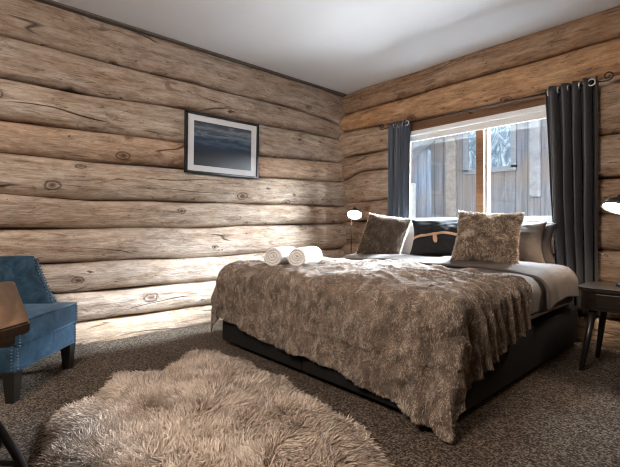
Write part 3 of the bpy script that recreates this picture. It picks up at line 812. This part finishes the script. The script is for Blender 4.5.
def lamp(loc, aim, label, r=.088, stem_top=None):
    root = tag(empty('bedside_lamp', loc), label, 'lamp', 'bedside lamps')
    obj('base', lathe([(0, 0), (.075, 0), (.075, .012), (.02, .022), (0, .022)], 32), M['black_metal'], root, True)
    hd = Vector(stem_top); ax = Vector(aim).normalized()
    back = hd - ax*.085
    st = catmull([(0, 0, .02), (0, 0, .25), (0.0, 0.0, hd.z-.12), tuple(Vector((0, 0, hd.z-.04))*.6 + back*.4), tuple(back)], 6)
    obj('stem', tube(st, .006, 8), M['black_metal'], root, True)
    q = Vector((0, 0, -1)).rotation_difference(ax)
    sh = obj('shade', lathe([(.022, .095), (.026, .075), (.030, .070), (.045, .062), (.072, .038), (r, .0), (r-.004, .0), (.068, .034), (.042, .056), (0, .062)], 36), M['black_metal'], root, True)
    sh.data.materials.append(M['shade_white'])
    for f in sh.data.polygons:
        c = f.center
        if f.index >= 6*36: f.material_index = 1
    bu = obj('bulb', lathe([(0, .010), (r*.86, .012), (r*.84, .020), (0, .022)], 32), M['bulb'], root, True); bu['label'] = 'glowing lamp disc'
    for o in (sh, bu):
        o.rotation_mode = 'QUATERNION'; o.rotation_quaternion = q; o.location = hd
    ld = bpy.data.lights.new('lamp_light', 'SPOT'); ld.energy = 16; ld.color = (1, .80, .62); ld.spot_size = ra(150); ld.spot_blend = .5; ld.shadow_soft_size = .05
    lo = bpy.data.objects.new('lamp_light', ld); C.objects.link(lo); lo.parent = root; lo.location = hd + ax*.02
    lo.rotation_mode = 'QUATERNION'; lo.rotation_quaternion = Vector((0, 0, -1)).rotation_difference(ax)
    return root
lamp((.42, -.32, .52), (.42, -.55, -.90), 'black bedside lamp, lit, in the corner behind the bed', stem_top=(0.03, .02, .50))
lamp((2.93, -.50, .52), (-.22, -.50, -1.05), 'black bedside lamp, lit, on the nightstand beside the charcoal curtain', r=.088, stem_top=(-.07, .0, .49))

# ------------------------------------------------------------------ armchair
ac = tag(empty('armchair', (.561, -3.452, 0), -math.atan2(.653, .757)), 'blue velvet armchair with nailhead trim and dark legs against the log wall', 'armchair')
HW, FY, BYc = .285, .27, -.29
def taper_leg(x, y):
    bm = bmesh.new(); t = .032; b0 = .021
    lo = [bm.verts.new((x+sx*b0, y+sy*b0, 0)) for sx, sy in ((-1, -1), (1, -1), (1, 1), (-1, 1))]
    hi = [bm.verts.new((x+sx*t, y+sy*t, .165)) for sx, sy in ((-1, -1), (1, -1), (1, 1), (-1, 1))]
    bm.faces.new(lo[::-1]); bm.faces.new(hi)
    for k in range(4): bm.faces.new((lo[k], lo[(k+1) % 4], hi[(k+1) % 4], hi[k]))
    return bm
for x, y in ((-HW+.035, FY-.035), (HW-.035, FY-.035), (-HW+.05, BYc+.05), (HW-.05, BYc+.05)):
    obj('leg', taper_leg(x, y), M['leg_wood'], ac)
rl = obj('seat_rail', box(-HW, HW, BYc+.03, FY, .155, .285, .012, 3), M['velvet'], ac, True)
bm = bmesh.new(); box(-HW+.004, HW-.004, BYc+.06, FY+.012, .287, .415, .02, 4, bm=bm)
cu = obj('seat_cushion', bm, M['velvet'], ac, True)
pip = tube([(-HW+.012, FY+.006, .408), (HW-.012, FY+.006, .408)], .006, 8); tube([(-HW+.012, FY+.008, .292), (HW-.012, FY+.008, .292)], .006, 8, bm=pip)
obj('piping', pip, M['velvet'], cu, True)
# wrap-round back: U plan swept, arms dip to the seat near the front
plan = []
for k in range(12): plan.append((HW-.002, .155-(.155+.10)*k/11))
for k in range(1, 16):
    a = PI/2*k/15; plan.append((HW-.19+.188*math.cos(a), -.10-.19*math.sin(a)))
mirror = [(-x, y) for x, y in plan[::-1]]
plan = plan + [(HW-.19-(2*(HW-.19))*k/8, -.29) for k in range(1, 8)] + mirror
plan = [Vector((x, y)) for x, y in plan]
def top_z(y):
    t = max(0, min(1, (.155-y)/.13)); return .425 + .285*(1-(1-t)**1.0)**1.35 if t < 1 else .71
rings = []; studs = []
for k, p in enumerate(plan):
    t = (plan[min(k+1, len(plan)-1)]-plan[max(k-1, 0)]).normalized(); nin = Vector((-t.y, t.x))
    if nin.dot(-p+Vector((0, -.0))) < 0: nin = -nin
    zt = top_z(p.y); d = .065
    prof = [(0, .16), (0, .30), (0, zt-.03), (.008, zt-.010), (.022, zt), (.045, zt), (.058, zt-.010), (d, zt-.03), (d, .30), (d, .16)]
    rings.append([(p.x+nin.x*o_, p.y+nin.y*o_, z) for o_, z in prof])
    if p.y > -.12: studs.append((p.x+nin.x*.004, p.y, zt-.016))
vs = [v for r in rings for v in r]; K = 10; fs = []
for k in range(len(rings)-1):
    for j in range(K): fs.append((k*K+j, (k+1)*K+j, (k+1)*K+(j+1) % K, k*K+(j+1) % K))
fs.append(tuple(range(K))[::-1]); fs.append(tuple((len(rings)-1)*K+j for j in range(K)))
sh = pyobj('back_shell', vs, fs, M['velvet'], ac)
bm = bmesh.new(); bm.from_mesh(sh.data); bmesh.ops.recalc_face_normals(bm, faces=bm.faces); bm.to_mesh(sh.data); bm.free()
M['stud'] = simple('nailheads', (.10, .13, .17), .35, metal=.8)
def add_studs(o, pts, r=.0062):
    bm = bmesh.new(); bm.from_mesh(o.data); o.data.materials.append(M['stud']); n0 = len(bm.faces)
    for p in pts: bmesh.ops.create_icosphere(bm, subdivisions=1, radius=r, matrix=Matrix.Translation(p))
    bm.faces.ensure_lookup_table()
    for f in bm.faces[n0:]: f.material_index = 1; f.smooth = True
    bm.to_mesh(o.data); bm.free()
rail_s, cush_s, shell_s = [], [], []
for sx in (-1, 1):
    z = .175
    while z < .405:
        (rail_s if z < .285 else cush_s).append((sx*(HW-.002), FY-.016, z)); (rail_s if z < .285 else cush_s).append((sx*(HW-.018), FY+.002 if z < .285 else FY+.013, z)); z += .0165
    last = None
    for yy in np.linspace(.152, .02, 60):
        q = Vector((HW, yy, top_z(yy)-.018))
        if last is None or (q-last).length > .0175: shell_s.append((sx*q.x, q.y, q.z)); shell_s.append((sx*(q.x-.055), q.y+.006, q.z+.012)); last = q
    yy = .02
    while yy > -.1: shell_s.append((sx*HW, yy, .69)); yy -= .0175
for o, p in ((rl, rail_s), (cu, cush_s), (sh, shell_s)): add_studs(o, p)

# ------------------------------------------------------------------ table with cast-iron frame
tb = tag(empty('side_table', (2.055, -3.875, 0), ra(-4.5)), 'dark wooden table with a scrolled cast-iron frame, at the near edge of the room', 'table')
bm = bmesh.new()
def slab(bm, hx_, hy_, ch, z0, z1):
    pts = [(hx_, -hy_+ch), (hx_, hy_-ch), (hx_-ch, hy_), (-hx_+ch*.2, hy_), (-hx_, hy_-ch*.2), (-hx_, -hy_+ch*.2), (-hx_+ch*.2, -hy_), (hx_-ch, -hy_)]
    lo = [bm.verts.new((x, y, z0)) for x, y in pts]; hi = [bm.verts.new((x, y, z1)) for x, y in pts]
    bm.faces.new(lo[::-1]); bm.faces.new(hi)
    for k in range(8): bm.faces.new((lo[k], lo[(k+1) % 8], hi[(k+1) % 8], hi[k]))
slab(bm, .42, .33, .05, .678, .702); bmesh.ops.bevel(bm, geom=[e for e in bm.edges], offset=.004, segments=2, affect='EDGES')
tp = obj('tabletop', bm, M['table_wood'], tb)
bm = bmesh.new(); slab(bm, .395, .305, .045, .655, .678); obj('under_moulding', bm, M['table_wood'], tb)
for x in (-.21, .24):
    bm = bmesh.new()
    for s in (-1, 1):
        leg = catmull([(x, s*.05, .645), (x, s*.12, .56), (x, s*.20, .44), (x, s*.277, .28), (x, s*.338, .14), (x, s*.358, .05), (x, s*.368, .012)], 7)
        tube(leg, .013, 10, bm=bm)
        sc = []
        for k in range(24):
            a = k/23*2.3*PI; r = .055*(1-.8*k/23); sc.append((x, s*(.20+r*math.cos(a)*1.0-.02), .24+r*math.sin(a)))
        tube(sc, .007, 8, bm=bm)
        tube(catmull([(x, s*.293, .245), (x, s*.268, .175), (x, s*.215, .165)], 6), .007, 8, bm=bm)
        tube([(x, s*.368, .024), (x, s*.368, 0)], [.016, .022], 10, bm=bm)
    arc = [(x, .345*c_, .125+.075*(1-c_*c_)**.75) for c_ in np.linspace(-1, 1, 30)]
    tube(arc, .009, 8, bm=bm)
    tube([(x, -.14, .645), (x, .14, .645)], .012, 8, bm=bm)
    obj('iron_frame', bm, M['iron'], tb, True)
obj('stretcher', tube([(-.21, 0, .215), (.24, 0, .215)], .010, 10), M['iron'], tb, True)

# ------------------------------------------------------------------ sheepskin rug
RUG = fur_material('sheepskin', (.24, .172, .130), (.50, .388, .305), (.78, .66, .56), 7.0, sheen=.1, tipk=.35)
RH = simple('sheepskin_hide', (.30, .21, .15), .95, nscale=8, namp=.2)
rg = tag(empty('sheepskin_rug', (1.75, -2.85, 0)), 'shaggy beige sheepskin rug on the dark carpet in front of the bed', 'rug')
rc = np.array([1.75, -2.85])
outline = np.array([(1.72, -3.44), (1.55, -3.36), (1.38, -3.33), (1.22, -3.25), (1.24, -3.13), (1.15, -3.08), (1.04, -3.00), (.92, -2.93), (.98, -2.80), (1.08, -2.72), (1.00, -2.62), (.90, -2.50), (.84, -2.42), (.92, -2.33), (1.10, -2.27), (1.25, -2.24), (1.42, -2.30), (1.62, -2.26), (1.80, -2.33), (1.98, -2.33), (2.12, -2.36), (2.28, -2.36), (2.46, -2.46), (2.64, -2.58), (2.68, -2.82), (2.50, -3.02), (2.48, -3.25), (2.36, -3.42), (2.12, -3.46), (1.95, -3.38), (1.78, -3.46)]) - rc
ol = np.array([[v.x, v.y] for v in catmull([(x, y, 0) for x, y in list(outline)+[outline[0]]], 6)])[:-1]
nr = 26; P = np.zeros((len(ol)+1, nr+1, 3))
for i in range(len(ol)+1):
    p = ol[i % len(ol)]
    for j in range(nr+1):
        s = max(j/nr, .002); x, y = p*s
        hgt = .012+.030*(1-s**5) + .016*nz(x*3, y*3, 5)*(1-s**4)
        P[i, j] = (x, y, max(hgt, .008))
hid = grid_mesh('hide', P, RH, rg); md = hid.modifiers.new('th', 'SOLIDIFY'); md.thickness = .006; md.offset = -1
Nr = 42000
R_, N_, uu, vv = sample_grid(P, Nr, rng)
N_ = np.where((N_[:, 2] < 0)[:, None], -N_, N_)
rad = R_*np.array([1, 1, 0]); rad /= np.maximum(np.linalg.norm(rad, axis=1, keepdims=True), .05)
edge = (vv/nr)**4
cl = npnvec(R_, 5.0, 1.0)*1.1 + npnvec(R_, 13.0, 4.0)*.8 + .3*rng.normal(size=(Nr, 3))
dirs = N_*(.85-.45*edge)[:, None] + cl*np.array([1, 1, .25]) + rad*(.35+.55*edge)[:, None]
dirs[:, 2] = np.maximum(dirs[:, 2], .12)
ln = .075*(.75+.5*rng.random(Nr))*(1-.25*edge)
dr = np.tile([0, 0, -.28], (Nr, 1)) + .35*npnvec(R_, 9, 8.)*np.array([1, 1, .2])
strands('fleece', R_, dirs, ln, .0034*(.7+.6*rng.random(Nr)), RUG, rg, 4, dr, 9)

# ------------------------------------------------------------------ light
w = bpy.data.worlds.new('World'); bpy.context.scene.world = w; w.use_nodes = True
bg = w.node_tree.nodes['Background']; bg.inputs[0].default_value = (.62, .80, 1.0, 1); bg.inputs[1].default_value = .62
def area(name, loc, target, sx, sy, e, col, spread=180):
    l = bpy.data.lights.new(name, 'AREA'); l.shape = 'RECTANGLE'; l.size = sx; l.size_y = sy; l.energy = e; l.color = col; l.spread = ra(spread)
    o = bpy.data.objects.new(name, l); C.objects.link(o); o.location = loc
    o.rotation_euler = (Vector(target)-Vector(loc)).to_track_quat('-Z', 'Y').to_euler()
    return o
area('daylight_low', (4.2, 1.75, 2.55), (1.6, 0, 1.35), 1.2, 1.2, 290, (.84, .92, 1.0), 80)
area('daylight_side', (3.2, 2.7, 3.2), (1.6, 0, 1.35), 1.4, 1.2, 200, (.82, .91, 1.0), 70)
area('daylight_high', (2.5, 3.0, 3.65), (1.35, 0, 1.65), 1.2, 1.0, 560, (.80, .90, 1.0), 60)
area('skylight', (1.6, 1.0, 2.75), (1.6, -.6, .8), 1.8, 1.0, 380, (.80, .90, 1.0), 110)
area('ground_bounce', (1.7, 1.6, .30), (1.5, -1.3, 1.9), 1.8, .9, 90, (.90, .95, 1.0), 120)
area('room_fill', (2.6, -4.3, 2.40), (1.6, -2.7, 0), .8, .8, 95, (1.0, .88, .77))  # unseen fill light added under the ceiling, without a fitting

# ------------------------------------------------------------------ camera
cd = bpy.data.cameras.new('Camera'); co = bpy.data.objects.new('Camera', cd); C.objects.link(co)
co.location = (3.47, -3.716, .90); co.rotation_euler = (PI/2, 0, math.atan2(.7396, .6730))
cd.sensor_width = 36; cd.lens = 36*408/620; cd.shift_y = -7.5/620; cd.clip_start = .02
sc = bpy.context.scene; sc.camera = co
sc.view_settings.view_transform = 'Standard'; sc.view_settings.look = 'None'; sc.view_settings.gamma = 1; sc.view_settings.exposure = .34
sc.view_settings.use_curve_mapping = False
sc.cycles.filter_width = 1.1
